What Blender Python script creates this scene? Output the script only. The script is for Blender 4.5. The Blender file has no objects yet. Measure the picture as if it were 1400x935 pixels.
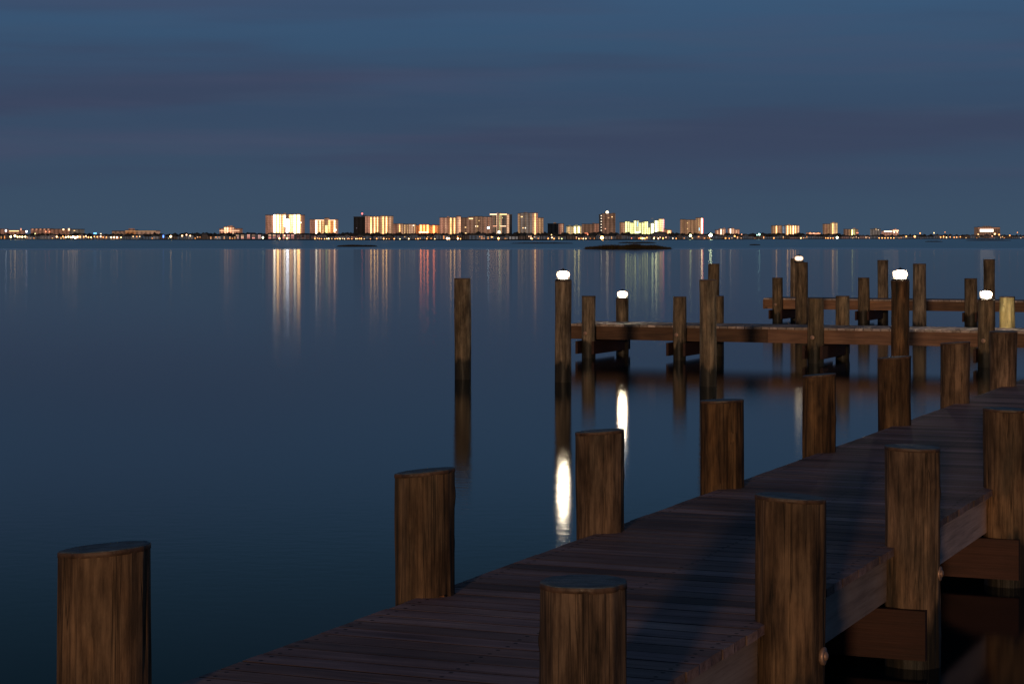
import bpy, math, random
from mathutils import Vector, noise, Matrix
random.seed(7)
PI = math.pi
C = bpy.context.scene.collection
SC = bpy.context.scene

# ------------------------------------------------------------------ survey of the place
F, HY, H = 2900.0, 325.0, 2.144          # focal length in photo pixels, horizon row, camera height over the water
TH = math.atan(1235.0/F)                 # heading of the long pier
cs, sn = math.cos(TH), math.sin(TH)
ZD = H - 1.548                           # top of the decks over the water
def UV(u, v):                            # pier frame (u along the pier, v to its right) -> world
    return (u*sn + v*cs, u*cs - v*sn)
def u_at(px, v):
    p = (px-700)/F
    return -v*(cs+p*sn)/(sn-p*cs)
def v_at(px, u):
    p = (px-700)/F
    return u*(p*cs-sn)/(cs+p*sn)
def zof(y, D): return H - (y-HY)/F*D

# ------------------------------------------------------------------ helpers
def tag(o, label=None, cat=None, group=None, kind=None):
    if label: o['label'] = label
    if cat: o['category'] = cat
    if group: o['group'] = group
    if kind: o['kind'] = kind
    return o
def empty(name, loc, rz=0.0):
    o = bpy.data.objects.new(name, None); C.objects.link(o)
    o.location = loc; o.rotation_euler = (0, 0, rz); o.empty_display_size = .2
    return o
class MB:
    def __init__(s): s.v = []; s.f = []; s.sm = []; s.t = []; s.ac = []
    def quadbox(s, p, tint=0.5):         # 8 corner points, bottom 4 then top 4
        b = len(s.v); s.v += [tuple(q) for q in p]
        for f in ((3,2,1,0),(4,5,6,7),(0,1,5,4),(1,2,6,5),(2,3,7,6),(3,0,4,7)):
            s.f.append(tuple(b+i for i in f)); s.sm.append(False)
        s.t += [tint]*8
    def box(s, x0,y0,z0,x1,y1,z1, tint=0.5):
        s.quadbox([(x0,y0,z0),(x1,y0,z0),(x1,y1,z0),(x0,y1,z0),(x0,y0,z1),(x1,y0,z1),(x1,y1,z1),(x0,y1,z1)], tint)
    def prism(s, x0, x1, y0, y1, z0, z1, over=0.0):     # gable roof, ridge along y
        b = len(s.v); xm = (x0+x1)/2
        s.v += [(x0-over,y0-over,z0),(x1+over,y0-over,z0),(xm,y0-over,z1),(x0-over,y1+over,z0),(x1+over,y1+over,z0),(xm,y1+over,z1)]
        for f in ((0,1,2),(5,4,3),(0,2,5,3),(1,4,5,2),(0,3,4,1)): s.f.append(tuple(b+i for i in f)); s.sm.append(False)
        s.t += [.5]*6
    def prismx(s, x0, x1, y0, y1, z0, z1, over=0.0):    # ridge along x, hipped a little
        b = len(s.v); ym = (y0+y1)/2; k = (x1-x0)*.16
        s.v += [(x0-over,y0-over,z0),(x1+over,y0-over,z0),(x1+over,y1+over,z0),(x0-over,y1+over,z0),(x0+k,ym,z1),(x1-k,ym,z1)]
        for f in ((0,1,5,4),(1,2,5),(2,3,4,5),(3,0,4),(0,3,2,1)): s.f.append(tuple(b+i for i in f)); s.sm.append(False)
        s.t += [.5]*6
    def ring_surface(s, rings, cap0=True, cap1=True, smooth=True):
        b = len(s.v); n = len(rings[0])
        for r in rings: s.v += [tuple(q) for q in r]; s.t += [.5]*n
        for i in range(len(rings)-1):
            for j in range(n):
                k = (j+1) % n
                s.f.append((b+i*n+j, b+i*n+k, b+(i+1)*n+k, b+(i+1)*n+j)); s.sm.append(smooth)
        if cap0: s.f.append(tuple(b+j for j in reversed(range(n)))); s.sm.append(False)
        if cap1: s.f.append(tuple(b+(len(rings)-1)*n+j for j in range(n))); s.sm.append(False)
    def lathe(s, prof, n=24, at=(0,0,0), axis='z', smooth=True):
        rings = []
        for r, z in prof:
            ring = []
            for j in range(n):
                a = 2*PI*j/n
                p = (r*math.cos(a), r*math.sin(a), z)
                if axis == 'y': p = (p[0], -p[2], p[1])
                if axis == 'x': p = (p[2], p[0], p[1])
                ring.append((p[0]+at[0], p[1]+at[1], p[2]+at[2]))
            rings.append(ring)
        s.ring_surface(rings, True, True, smooth)
    def build(s, name, mat, parent=None, loc=None, tint=False):
        me = bpy.data.meshes.new(name); me.from_pydata(s.v, [], s.f); me.update()
        for p, sm in zip(me.polygons, s.sm): p.use_smooth = sm
        if tint:
            a = me.attributes.new('tint', 'FLOAT', 'POINT')
            a.data.foreach_set('value', s.t)
        if len(s.ac) == len(s.v) and s.ac:
            a = me.attributes.new('across', 'FLOAT', 'POINT'); a.data.foreach_set('value', s.ac)
        me.materials.append(mat)
        o = bpy.data.objects.new(name, me); C.objects.link(o)
        if parent: o.parent = parent
        if loc: o.location = loc
        return o

# ------------------------------------------------------------------ materials
def newmat(name):
    m = bpy.data.materials.new(name); m.use_nodes = True
    nt = m.node_tree; nt.nodes.clear()
    out = nt.nodes.new('ShaderNodeOutputMaterial')
    return m, nt, out
def N(nt, t, **kw):
    n = nt.nodes.new(t)
    for k, v in kw.items():
        if k.startswith('i_'):
            key = k[2:].replace('_', ' ')
            n.inputs[int(key) if key.isdigit() else key].default_value = v
        else: setattr(n, k, v)
    return n
def ramp(nt, src, stops, interp='LINEAR'):
    r = nt.nodes.new('ShaderNodeValToRGB'); cr = r.color_ramp; cr.interpolation = interp
    while len(cr.elements) > 1: cr.elements.remove(cr.elements[-1])
    for i, (p, c) in enumerate(stops):
        e = cr.elements[0] if i == 0 else cr.elements.new(p)
        e.position = p
        if not isinstance(c, (tuple, list)): c = (c, c, c)
        e.color = (*c, 1)
    nt.links.new(src, r.inputs[0]); return r.outputs[0]
def math_(nt, op, a, b=None, clamp=False):
    n = nt.nodes.new('ShaderNodeMath'); n.operation = op; n.use_clamp = clamp
    for i, x in enumerate((a, b)):
        if x is None: continue
        if isinstance(x, (int, float)): n.inputs[i].default_value = x
        else: nt.links.new(x, n.inputs[i])
    return n.outputs[0]
def mix(nt, f, a, b, blend='MIX'):
    n = nt.nodes.new('ShaderNodeMix'); n.data_type = 'RGBA'; n.blend_type = blend
    for i, x in ((0, f), (6, a), (7, b)):
        if isinstance(x, (int, float)): n.inputs[i].default_value = x
        elif isinstance(x, (tuple, list)): n.inputs[i].default_value = (*x, 1)
        else: nt.links.new(x, n.inputs[i])
    return n.outputs[2]
def mapping(nt, src, scale, rot=(0,0,0)):
    m = nt.nodes.new('ShaderNodeMapping'); m.inputs['Scale'].default_value = scale; m.inputs['Rotation'].default_value = rot
    nt.links.new(src, m.inputs['Vector']); return m.outputs[0]
def noise4(nt, vec, w, scale, detail=6, rough=.6):
    n = N(nt, 'ShaderNodeTexNoise', noise_dimensions='4D'); n.inputs['Scale'].default_value = scale
    n.inputs['Detail'].default_value = detail; n.inputs['Roughness'].default_value = rough
    nt.links.new(vec, n.inputs['Vector'])
    if w is not None: nt.links.new(w, n.inputs['W'])
    return n.outputs['Fac']

def pile_material(name, dark, mid, light, wet=True):
    m, nt, out = newmat(name); L = nt.links
    tc = N(nt, 'ShaderNodeTexCoord'); oi = N(nt, 'ShaderNodeObjectInfo'); ge = N(nt, 'ShaderNodeNewGeometry')
    w = math_(nt, 'MULTIPLY', oi.outputs['Random'], 57.0)
    g1 = noise4(nt, mapping(nt, tc.outputs['Object'], (1,1,.13)), w, 19, 9, .68)
    g2 = noise4(nt, mapping(nt, tc.outputs['Object'], (1,1,.025)), w, 75, 6, .7)
    st = noise4(nt, mapping(nt, tc.outputs['Object'], (1,1,.45)), w, 5.5, 5, .6)
    col = ramp(nt, math_(nt, 'ADD', math_(nt, 'MULTIPLY', g1, .72), math_(nt, 'MULTIPLY', g2, .28)),
               [(.36, dark), (.47, mid), (.60, light), (.72, tuple(min(1, c*1.25) for c in light))])
    col = mix(nt, 1.0, col, ramp(nt, st, [(.30, (.30,.28,.27)), (.5, (.85,.85,.85)), (.68, (1.3,1.22,1.15))]), 'MULTIPLY')
    # thin drying cracks
    cr = noise4(nt, mapping(nt, tc.outputs['Object'], (1,1,.018)), w, 22, 3, .5)
    crk = ramp(nt, math_(nt, 'ABSOLUTE', math_(nt, 'SUBTRACT', cr, .5)), [(0, 1.0), (.012, .0)])
    col = mix(nt, math_(nt, 'MULTIPLY', crk, .75), col, (.012,.007,.004))
    vo = N(nt, 'ShaderNodeTexVoronoi', voronoi_dimensions='4D'); vo.inputs['Scale'].default_value = 4.2
    L.new(mapping(nt, tc.outputs['Object'], (1,1,.62)), vo.inputs['Vector']); L.new(w, vo.inputs['W'])
    vd = math_(nt, 'ADD', vo.outputs['Distance'], math_(nt, 'MULTIPLY', g1, .12))
    col = mix(nt, math_(nt, 'MULTIPLY', ramp(nt, vd, [(.10, 1.0), (.24, .0)]), .7), col, tuple(min(1, c*1.35) for c in light))
    col = mix(nt, math_(nt, 'MULTIPLY', ramp(nt, vd, [(.09, 1.0), (.13, .0)]), .85), col, dark)
    # grey-green weathering in patches
    gw = noise4(nt, mapping(nt, tc.outputs['Object'], (1,1,.3)), math_(nt, 'ADD', w, 9.0), 4.5, 4, .6)
    col = mix(nt, math_(nt, 'MULTIPLY', ramp(nt, gw, [(.52, 0.0), (.68, 1.0)]), .55), col, mix(nt, .5, (.07,.075,.055), col))
    hs = N(nt, 'ShaderNodeHueSaturation'); L.new(col, hs.inputs['Color'])
    L.new(math_(nt, 'ADD', math_(nt, 'MULTIPLY', oi.outputs['Random'], .5), .75), hs.inputs['Value'])
    L.new(math_(nt, 'ADD', math_(nt, 'MULTIPLY', oi.outputs['Random'], -.3), 1.1), hs.inputs['Saturation'])
    col = hs.outputs[0]
    sx = N(nt, 'ShaderNodeSeparateXYZ'); L.new(ge.outputs['Position'], sx.inputs[0])
    edge = noise4(nt, mapping(nt, tc.outputs['Object'], (1,1,.25)), w, 9, 3, .5)
    zz = math_(nt, 'SUBTRACT', sx.outputs['Z'], math_(nt, 'MULTIPLY', math_(nt, 'SUBTRACT', edge, .5), .55))
    wetf = ramp(nt, zz, [(.0, 1.0), (.24, 1.0), (.33, .0)])
    col = mix(nt, math_(nt, 'MULTIPLY', wetf, .9), col, (.008,.009,.007))
    b = N(nt, 'ShaderNodeBsdfPrincipled'); L.new(col, b.inputs['Base Color'])
    L.new(math_(nt, 'SUBTRACT', .82, math_(nt, 'MULTIPLY', wetf, .3)), b.inputs['Roughness'])
    b.inputs['Specular IOR Level'].default_value = .3
    bp = N(nt, 'ShaderNodeBump', i_Strength=.55, i_Distance=.006)
    L.new(math_(nt, 'SUBTRACT', math_(nt, 'ADD', g1, math_(nt, 'MULTIPLY', g2, .6)), math_(nt, 'MULTIPLY', crk, .6)), bp.inputs['Height'])
    L.new(bp.outputs[0], b.inputs['Normal']); L.new(b.outputs[0], out.inputs[0])
    return m
M_pile = pile_material('pile_wood_brown', (.014,.009,.006), (.105,.058,.029), (.25,.15,.078))
M_pile_grey = pile_material('pile_wood_weathered', (.035,.026,.017), (.15,.11,.07), (.30,.23,.15))
M_pile_yellow = pile_material('pile_wood_new', (.20,.16,.06), (.42,.36,.16), (.55,.48,.24))

def plank_material(name, dark, mid, light, axis, spec=.25, rough=.7, wear=.5, nails=()):
    m, nt, out = newmat(name); L = nt.links
    tc = N(nt, 'ShaderNodeTexCoord'); at = N(nt, 'ShaderNodeAttribute', attribute_name='tint')
    w = math_(nt, 'MULTIPLY', at.outputs['Fac'], 83.0)
    s1 = (.07,1,1) if axis == 'x' else (1,.07,1)
    s2 = (.02,1,1) if axis == 'x' else (1,.02,1)
    g1 = noise4(nt, mapping(nt, tc.outputs['Object'], s1), w, 22, 8, .65)
    g2 = noise4(nt, mapping(nt, tc.outputs['Object'], s2), w, 110, 5, .7)
    big = noise4(nt, tc.outputs['Object'], None, 1.6, 4, .6)
    col = ramp(nt, math_(nt, 'ADD', math_(nt, 'MULTIPLY', g1, .65), math_(nt, 'MULTIPLY', g2, .35)), [(.33, dark), (.5, mid), (.68, light)])
    col = mix(nt, 1.0, col, ramp(nt, at.outputs['Fac'], [(0, (.45,.42,.42)), (.25, (.8,.78,.80)), (.5, (1.0,.9,.88)), (.75, (1.05,1.0,1.1)), (1, (1.5,1.42,1.42))]), 'MULTIPLY')
    col = mix(nt, wear, col, ramp(nt, big, [(.3, (.4,.4,.42)), (.6, (1.15,1.12,1.1))]), 'MULTIPLY')
    # knots
    vo = N(nt, 'ShaderNodeTexVoronoi', voronoi_dimensions='4D'); vo.inputs['Scale'].default_value = 2.4
    L.new(mapping(nt, tc.outputs['Object'], (.55,1,1) if axis == 'x' else (1,.55,1)), vo.inputs['Vector']); L.new(w, vo.inputs['W'])
    kn = ramp(nt, vo.outputs['Distance'], [(.0, 1.0), (.045, .8), (.075, .0)])
    col = mix(nt, math_(nt, 'MULTIPLY', kn, .8), col, (.012,.008,.006))
    if nails:
        sn_ = N(nt, 'ShaderNodeSeparateXYZ'); L.new(tc.outputs['Normal'], sn_.inputs[0])
        col = mix(nt, ramp(nt, math_(nt, 'ABSOLUTE', sn_.outputs['Y']), [(.3, .0), (.7, .75)]), col, (.012,.008,.007))  # long board edges painted dark so low sunlight leaves no bright gap lines
        ac = N(nt, 'ShaderNodeAttribute', attribute_name='across'); so_ = N(nt, 'ShaderNodeSeparateXYZ'); L.new(tc.outputs['Object'], so_.inputs[0])
        tot = None
        for nx in nails:
            for av in (.22, .78):
                dx = math_(nt, 'SUBTRACT', math_(nt, 'SUBTRACT', so_.outputs['X'], nx), math_(nt, 'MULTIPLY', math_(nt, 'SUBTRACT', at.outputs['Fac'], .5), .03))
                dy = math_(nt, 'MULTIPLY', math_(nt, 'SUBTRACT', ac.outputs['Fac'], av), .14)
                q = math_(nt, 'ADD', math_(nt, 'MULTIPLY', dx, dx), math_(nt, 'MULTIPLY', dy, dy))
                hit = math_(nt, 'LESS_THAN', q, .00008); tot = hit if tot is None else math_(nt, 'MAXIMUM', tot, hit)
        col = mix(nt, tot, col, (.01,.008,.008))
    b = N(nt, 'ShaderNodeBsdfPrincipled'); L.new(col, b.inputs['Base Color'])
    L.new(ramp(nt, g1, [(.3, rough-.12), (.7, rough+.1)]), b.inputs['Roughness'])
    b.inputs['Specular IOR Level'].default_value = spec
    bp = N(nt, 'ShaderNodeBump', i_Strength=.6, i_Distance=.004)
    L.new(math_(nt, 'ADD', g1, math_(nt, 'MULTIPLY', g2, .8)), bp.inputs['Height'])
    L.new(bp.outputs[0], b.inputs['Normal']); L.new(b.outputs[0], out.inputs[0])
    return m
M_deck = plank_material('deck_boards', (.10,.066,.056), (.35,.24,.21), (.56,.42,.37), 'x', nails=(-3.90, -3.17, -2.46))
M_deck2 = plank_material('dock_boards', (.16,.13,.11), (.38,.33,.29), (.56,.51,.45), 'y')
M_beam = plank_material('pier_beam_wood', (.30,.24,.21), (.62,.50,.44), (.75,.65,.58), 'y', wear=.35)  # light on the stringer faces put into a paler wood colour
M_beam2 = plank_material('dock_beam_wood', (.05,.030,.018), (.17,.095,.055), (.27,.17,.10), 'x', wear=.5)
M_cross = plank_material('cross_beam_wood', (.018,.009,.007), (.05,.022,.015), (.085,.042,.03), 'x')  # shade on the cross beams put into a darker wood colour

def simple(name, col, rough=.6, metal=0.0, spec=.4, bump=0.0, bscale=30):
    m, nt, out = newmat(name); L = nt.links
    tc = N(nt, 'ShaderNodeTexCoord')
    n = N(nt, 'ShaderNodeTexNoise', i_Scale=bscale, i_Detail=5.0); L.new(tc.outputs['Object'], n.inputs['Vector'])
    b = N(nt, 'ShaderNodeBsdfPrincipled')
    L.new(mix(nt, n.outputs['Fac'], tuple(c*.55 for c in col), tuple(min(1, c*1.45) for c in col)), b.inputs['Base Color'])
    b.inputs['Roughness'].default_value = rough; b.inputs['Metallic'].default_value = metal
    b.inputs['Specular IOR Level'].default_value = spec
    if bump:
        bp = N(nt, 'ShaderNodeBump', i_Strength=bump, i_Distance=.004)
        L.new(n.outputs['Fac'], bp.inputs['Height']); L.new(bp.outputs[0], b.inputs['Normal'])
    L.new(b.outputs[0], out.inputs[0]); return m
m, nt, out = newmat('pile_cap'); L = nt.links
tc = N(nt, 'ShaderNodeTexCoord'); ge = N(nt, 'ShaderNodeNewGeometry'); sx = N(nt, 'ShaderNodeSeparateXYZ'); L.new(ge.outputs['Normal'], sx.inputs[0])
oi = N(nt, 'ShaderNodeObjectInfo'); w = math_(nt, 'MULTIPLY', oi.outputs['Random'], 40.0)
ns = noise4(nt, tc.outputs['Object'], w, 24, 6, .65); ns2 = noise4(nt, mapping(nt, tc.outputs['Object'], (1,6,1)), w, 9, 5, .6)
top = ramp(nt, ns2, [(.3, (.05,.075,.09)), (.5, (.13,.17,.19)), (.72, (.24,.27,.28))])  # blue-grey sheen of the sky put into the colour of the cut tops
sp = N(nt, 'ShaderNodeSeparateXYZ'); L.new(tc.outputs['Object'], sp.inputs[0])
rad = math_(nt, 'SQRT', math_(nt, 'ADD', math_(nt, 'MULTIPLY', sp.outputs['X'], sp.outputs['X']), math_(nt, 'MULTIPLY', sp.outputs['Y'], sp.outputs['Y'])))
rgs = math_(nt, 'SINE', math_(nt, 'MULTIPLY', math_(nt, 'ADD', rad, math_(nt, 'MULTIPLY', ns, .02)), 620.0))
top = mix(nt, .35, top, ramp(nt, rgs, [(.0, (.35,.35,.35)), (.6, (1.1,1.1,1.1))]), 'MULTIPLY')
ang = math_(nt, 'ARCTAN2', sp.outputs['Y'], sp.outputs['X'])
cks = math_(nt, 'ABSOLUTE', math_(nt, 'SINE', math_(nt, 'ADD', math_(nt, 'MULTIPLY', ang, 2.5), math_(nt, 'MULTIPLY', ns, 5.0))))
top = mix(nt, ramp(nt, cks, [(.0, .85), (.05, .0)]), top, (.008,.008,.008))
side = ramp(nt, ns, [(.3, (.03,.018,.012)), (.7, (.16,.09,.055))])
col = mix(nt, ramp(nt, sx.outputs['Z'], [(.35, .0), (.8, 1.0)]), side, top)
b = N(nt, 'ShaderNodeBsdfPrincipled'); L.new(col, b.inputs['Base Color']); L.new(ramp(nt, ns, [(.3, .38), (.7, .75)]), b.inputs['Roughness'])
bp = N(nt, 'ShaderNodeBump', i_Strength=.7, i_Distance=.004); L.new(math_(nt, 'ADD', ns, ns2), bp.inputs['Height']); L.new(bp.outputs[0], b.inputs['Normal'])
L.new(b.outputs[0], out.inputs[0]); M_cap = m
M_bolt = simple('galvanised_bolt', (.42,.27,.2), .55, .5, .5, .3, 60)
M_metal = simple('lamp_metal', (.06,.06,.06), .4, .8)
M_marsh = simple('marsh_mud', (.02,.018,.012), .95, 0, .1, .5, 3)
M_land = simple('shore_soil', (.03,.032,.025), .95, 0, .1)
M_grass = simple('marsh_grass_blades', (.055,.04,.018), .9, 0, .1)
M_foliage = simple('dark_foliage', (.040,.046,.052), .95, 0, .1, 0, .2)  # slight distance haze put into the bluish leaf colour
M_roof = [simple('roof_dark_shingle', (.045,.048,.058), .9), simple('roof_grey_shingle', (.11,.115,.135), .9), simple('roof_brown_shingle', (.05,.036,.03), .9)]
M_pebble = simple('dry_leaf', (.6,.22,.06), .8)

def glow(name, col, s, sampled=False):
    m, nt, out = newmat(name)
    e = N(nt, 'ShaderNodeEmission'); e.inputs[0].default_value = (*col, 1); e.inputs[1].default_value = s
    nt.links.new(e.outputs[0], out.inputs[0])
    if not sampled: m.cycles.emission_sampling = 'NONE'
    return m
_g = {}
def G(col, s):
    k = (tuple(round(c, 2) for c in col), round(s, 2))
    if k not in _g: _g[k] = glow('lit_%s_%d' % ('_'.join(str(int(c*100)) for c in k[0]), int(s*100)), col, s)
    return _g[k]
_g2 = {}
def lit_bay(col, s):
    if s <= 1.75: s = s*.72
    if s > 1.75 and col[2] < .5: col = tuple(round(c**1.22, 3) for c in col); s = s*1.65
    elif s > 1.75: s = s*1.65
    k = (col, round(s, 2))
    if k in _g2: return _g2[k]
    m, nt, out = newmat('lit_balconies_%d' % len(_g2)); L = nt.links
    tc = N(nt, 'ShaderNodeTexCoord'); sx = N(nt, 'ShaderNodeSeparateXYZ'); L.new(tc.outputs['Object'], sx.inputs[0])
    oi = N(nt, 'ShaderNodeObjectInfo')
    fz = math_(nt, 'FRACT', math_(nt, 'DIVIDE', sx.outputs['Z'], 2.9))
    ln = ramp(nt, fz, [(0, .35), (.14, .35), (.2, 1.0), (.6, 1.0), (1, .75)])
    n = noise4(nt, mapping(nt, tc.outputs['Object'], (.2,.2,.12)), math_(nt, 'MULTIPLY', oi.outputs['Random'], 50.0), 1.0, 3, .6)
    e = N(nt, 'ShaderNodeEmission'); e.inputs[0].default_value = (*col, 1)
    L.new(math_(nt, 'MULTIPLY', math_(nt, 'MULTIPLY', ln, ramp(nt, n, [(.3, .5), (.7, 1.25)])), float(s)), e.inputs[1])
    L.new(e.outputs[0], out.inputs[0]); m.cycles.emission_sampling = 'NONE'
    _g2[k] = m; return m
_w = {}
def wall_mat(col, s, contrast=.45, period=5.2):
    """stucco with its wall light put in as emission: floor lines and column lines"""
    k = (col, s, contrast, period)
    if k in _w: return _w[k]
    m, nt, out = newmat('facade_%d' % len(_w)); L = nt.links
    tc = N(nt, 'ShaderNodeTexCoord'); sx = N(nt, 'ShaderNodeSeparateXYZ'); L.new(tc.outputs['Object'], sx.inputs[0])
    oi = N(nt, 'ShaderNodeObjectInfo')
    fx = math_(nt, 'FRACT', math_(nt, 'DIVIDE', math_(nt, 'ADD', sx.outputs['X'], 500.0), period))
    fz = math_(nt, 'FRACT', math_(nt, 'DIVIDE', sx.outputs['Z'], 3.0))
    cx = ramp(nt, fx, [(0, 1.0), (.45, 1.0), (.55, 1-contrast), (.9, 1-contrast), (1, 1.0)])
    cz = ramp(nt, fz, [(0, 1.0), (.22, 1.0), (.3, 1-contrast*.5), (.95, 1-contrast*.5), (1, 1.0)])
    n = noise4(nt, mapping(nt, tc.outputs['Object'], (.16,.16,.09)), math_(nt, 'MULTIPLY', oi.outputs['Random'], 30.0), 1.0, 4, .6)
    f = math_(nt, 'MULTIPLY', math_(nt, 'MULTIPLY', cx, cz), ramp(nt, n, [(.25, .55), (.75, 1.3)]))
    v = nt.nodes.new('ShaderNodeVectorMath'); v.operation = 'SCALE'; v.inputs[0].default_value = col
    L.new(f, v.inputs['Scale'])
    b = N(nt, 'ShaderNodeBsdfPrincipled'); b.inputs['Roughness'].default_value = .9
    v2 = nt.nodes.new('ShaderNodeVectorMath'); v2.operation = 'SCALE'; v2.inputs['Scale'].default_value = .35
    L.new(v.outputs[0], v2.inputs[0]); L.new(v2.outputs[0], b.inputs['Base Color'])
    L.new(v.outputs[0], b.inputs['Emission Color']); b.inputs['Emission Strength'].default_value = s*.72  # wall glow stands in for light falling on the facades
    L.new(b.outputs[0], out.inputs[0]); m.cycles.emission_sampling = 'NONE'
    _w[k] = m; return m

# ------------------------------------------------------------------ sky
world = bpy.data.worlds.new('World'); SC.world = world; world.use_nodes = True
nt = world.node_tree; nt.nodes.clear(); L = nt.links
out = N(nt, 'ShaderNodeOutputWorld'); bg = N(nt, 'ShaderNodeBackground')
tc = N(nt, 'ShaderNodeTexCoord'); sx = N(nt, 'ShaderNodeSeparateXYZ'); L.new(tc.outputs['Generated'], sx.inputs[0])
base = ramp(nt, sx.outputs['Z'], [(0, (.042,.078,.128)), (.03, (.036,.070,.127)), (.06, (.032,.063,.124)), (.09, (.033,.078,.154)), (.115, (.037,.089,.178)),
                                  (.16, (.019,.056,.102)), (.22, (.008,.030,.054)), (.35, (.011,.03,.06)), (1, (.006,.015,.035))])
def streak(scale, w, lo, hi, rot=0.0):
    mp = mapping(nt, tc.outputs['Generated'], scale, (0, rot, 0))
    n = N(nt, 'ShaderNodeTexNoise', noise_dimensions='4D', i_Scale=1.0, i_Detail=3.5, i_Roughness=.5, i_W=w)
    L.new(mp, n.inputs['Vector']); return ramp(nt, n.outputs['Fac'], [(lo, 0.0), (hi, 1.0)], 'EASE')
band = ramp(nt, sx.outputs['Z'], [(.0, .0), (.02, .25), (.045, 1.0), (.09, .9), (.115, .35), (.2, .3)])
c1 = math_(nt, 'MULTIPLY', streak((3.2,3.2,42), 3.1, .42, .62, .02), band)
c2 = math_(nt, 'MULTIPLY', streak((4,4,60), 8.6, .48, .72, .06), band)
c3 = math_(nt, 'MULTIPLY', streak((9,9,120), 1.4, .45, .75, -.02), band)
skyc = mix(nt, math_(nt, 'MULTIPLY', c1, .75), base, (.037,.051,.104))
skyc = mix(nt, math_(nt, 'MULTIPLY', c2, .38), skyc, (.066,.066,.128))
skyc = mix(nt, math_(nt, 'MULTIPLY', c3, .25), skyc, (.052,.080,.140))
L.new(skyc, bg.inputs[0]); bg.inputs[1].default_value = 1.0
# a trace of the physical dusk sky on top
sk = N(nt, 'ShaderNodeTexSky', sky_type='NISHITA'); sk.sun_disc = False
sk.sun_elevation = math.radians(4.5); sk.sun_rotation = math.radians(193)
bg2 = N(nt, 'ShaderNodeBackground'); L.new(sk.outputs[0], bg2.inputs[0]); bg2.inputs[1].default_value = .0015
ad = N(nt, 'ShaderNodeAddShader'); L.new(bg.outputs[0], ad.inputs[0]); L.new(bg2.outputs[0], ad.inputs[1])
L.new(ad.outputs[0], out.inputs[0])

# warm low light from the shore behind the camera
sl = bpy.data.lights.new('sun', 'SUN'); sl.energy = .98; sl.angle = math.radians(2.2); sl.color = (1.0, .64, .37)
so = bpy.data.objects.new('sun', sl); C.objects.link(so); so.location = (-8, -25, 8)
A, E = math.radians(12.0), math.radians(4.7)
d = Vector((math.sin(A)*math.cos(E), math.cos(A)*math.cos(E), -math.sin(E)))
so.rotation_euler = d.to_track_quat('-Z', 'Y').to_euler()

# ------------------------------------------------------------------ water
m, nt, out = newmat('bay_water'); L = nt.links
ge = N(nt, 'ShaderNodeNewGeometry'); sx = N(nt, 'ShaderNodeSeparateXYZ'); L.new(ge.outputs['Position'], sx.inputs[0])
wob = N(nt, 'ShaderNodeTexNoise', i_Scale=.012, i_Detail=2.0); L.new(mapping(nt, ge.outputs['Position'], (1,.5,1)), wob.inputs['Vector'])
yy = math_(nt, 'ADD', sx.outputs['Y'], math_(nt, 'MULTIPLY', math_(nt, 'SUBTRACT', wob.outputs['Fac'], .5), 120.0))
far = ramp(nt, math_(nt, 'DIVIDE', yy, 1000.0), [(.0, .0), (.36, .0), (.46, 1.0)])
rough = math_(nt, 'ADD', math_(nt, 'MULTIPLY', far, .22), .104)
gl = N(nt, 'ShaderNodeBsdfAnisotropic', distribution='BECKMANN'); L.new(rough, gl.inputs['Roughness'])
gl.inputs['Color'].default_value = (.93,.95,.93,1)
rp = N(nt, 'ShaderNodeTexNoise', noise_dimensions='3D', i_Scale=6.0, i_Detail=3.0, i_Roughness=.55); L.new(mapping(nt, ge.outputs['Position'], (.8,1.3,1)), rp.inputs['Vector'])
bp = N(nt, 'ShaderNodeBump', i_Strength=.13, i_Distance=.012)
fade = ramp(nt, math_(nt, 'DIVIDE', sx.outputs['Y'], 100.0), [(.10, .0), (.17, 1.0), (.25, .8), (.6, .0)])
L.new(math_(nt, 'MULTIPLY', rp.outputs['Fac'], fade), bp.inputs['Height'])
L.new(bp.outputs[0], gl.inputs['Normal'])
df = N(nt, 'ShaderNodeBsdfDiffuse'); df.inputs[0].default_value = (.004,.012,.018,1)
fr = N(nt, 'ShaderNodeFresnel', i_IOR=1.23)
ms = N(nt, 'ShaderNodeMixShader'); L.new(fr.outputs[0], ms.inputs[0]); L.new(df.outputs[0], ms.inputs[1]); L.new(gl.outputs[0], ms.inputs[2])
L.new(ms.outputs[0], out.inputs[0])
M_water = m
wb = MB(); wb.v = [(-9000,-60,0),(9000,-60,0),(9000,11000,0),(-9000,11000,0)]; wb.f = [(0,1,2,3)]; wb.sm = [False]; wb.t = [.5]*4
tag(wb.build('water', M_water), kind='structure')

# ------------------------------------------------------------------ piles
RED = {}
def outline(r, a, z, sd, cracks, knots):
    rr = r*(1 + .022*math.sin(2*a+sd) + .012*math.sin(3*a+sd*2.3+z*.8))
    rr += .011*noise.noise(Vector((math.cos(a)*2.2, math.sin(a)*2.2, z*1.1+sd*7)))
    rr += .005*noise.noise(Vector((math.cos(a)*9, math.sin(a)*9, z*1.6+sd*5)))
    for (ca, cw, z0, z1, dp) in cracks:
        if z0 < z < z1:
            da = (a-ca-.04*math.sin(z*5+sd)+PI) % (2*PI)-PI
            t = min((z-z0)/.12, (z1-z)/.12, 1.0)
            rr -= dp*t*math.exp(-(da/cw)**2)
    for (ka, kz, kr, kh) in knots:
        da = ((a-ka+PI) % (2*PI)-PI)*r; dz = z-kz
        q = (da*da+dz*dz)/(kr*kr)
        if q < 6: rr += kh*math.exp(-q) - kh*.8*math.exp(-q*7)
    return rr
PID = [0]
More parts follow.
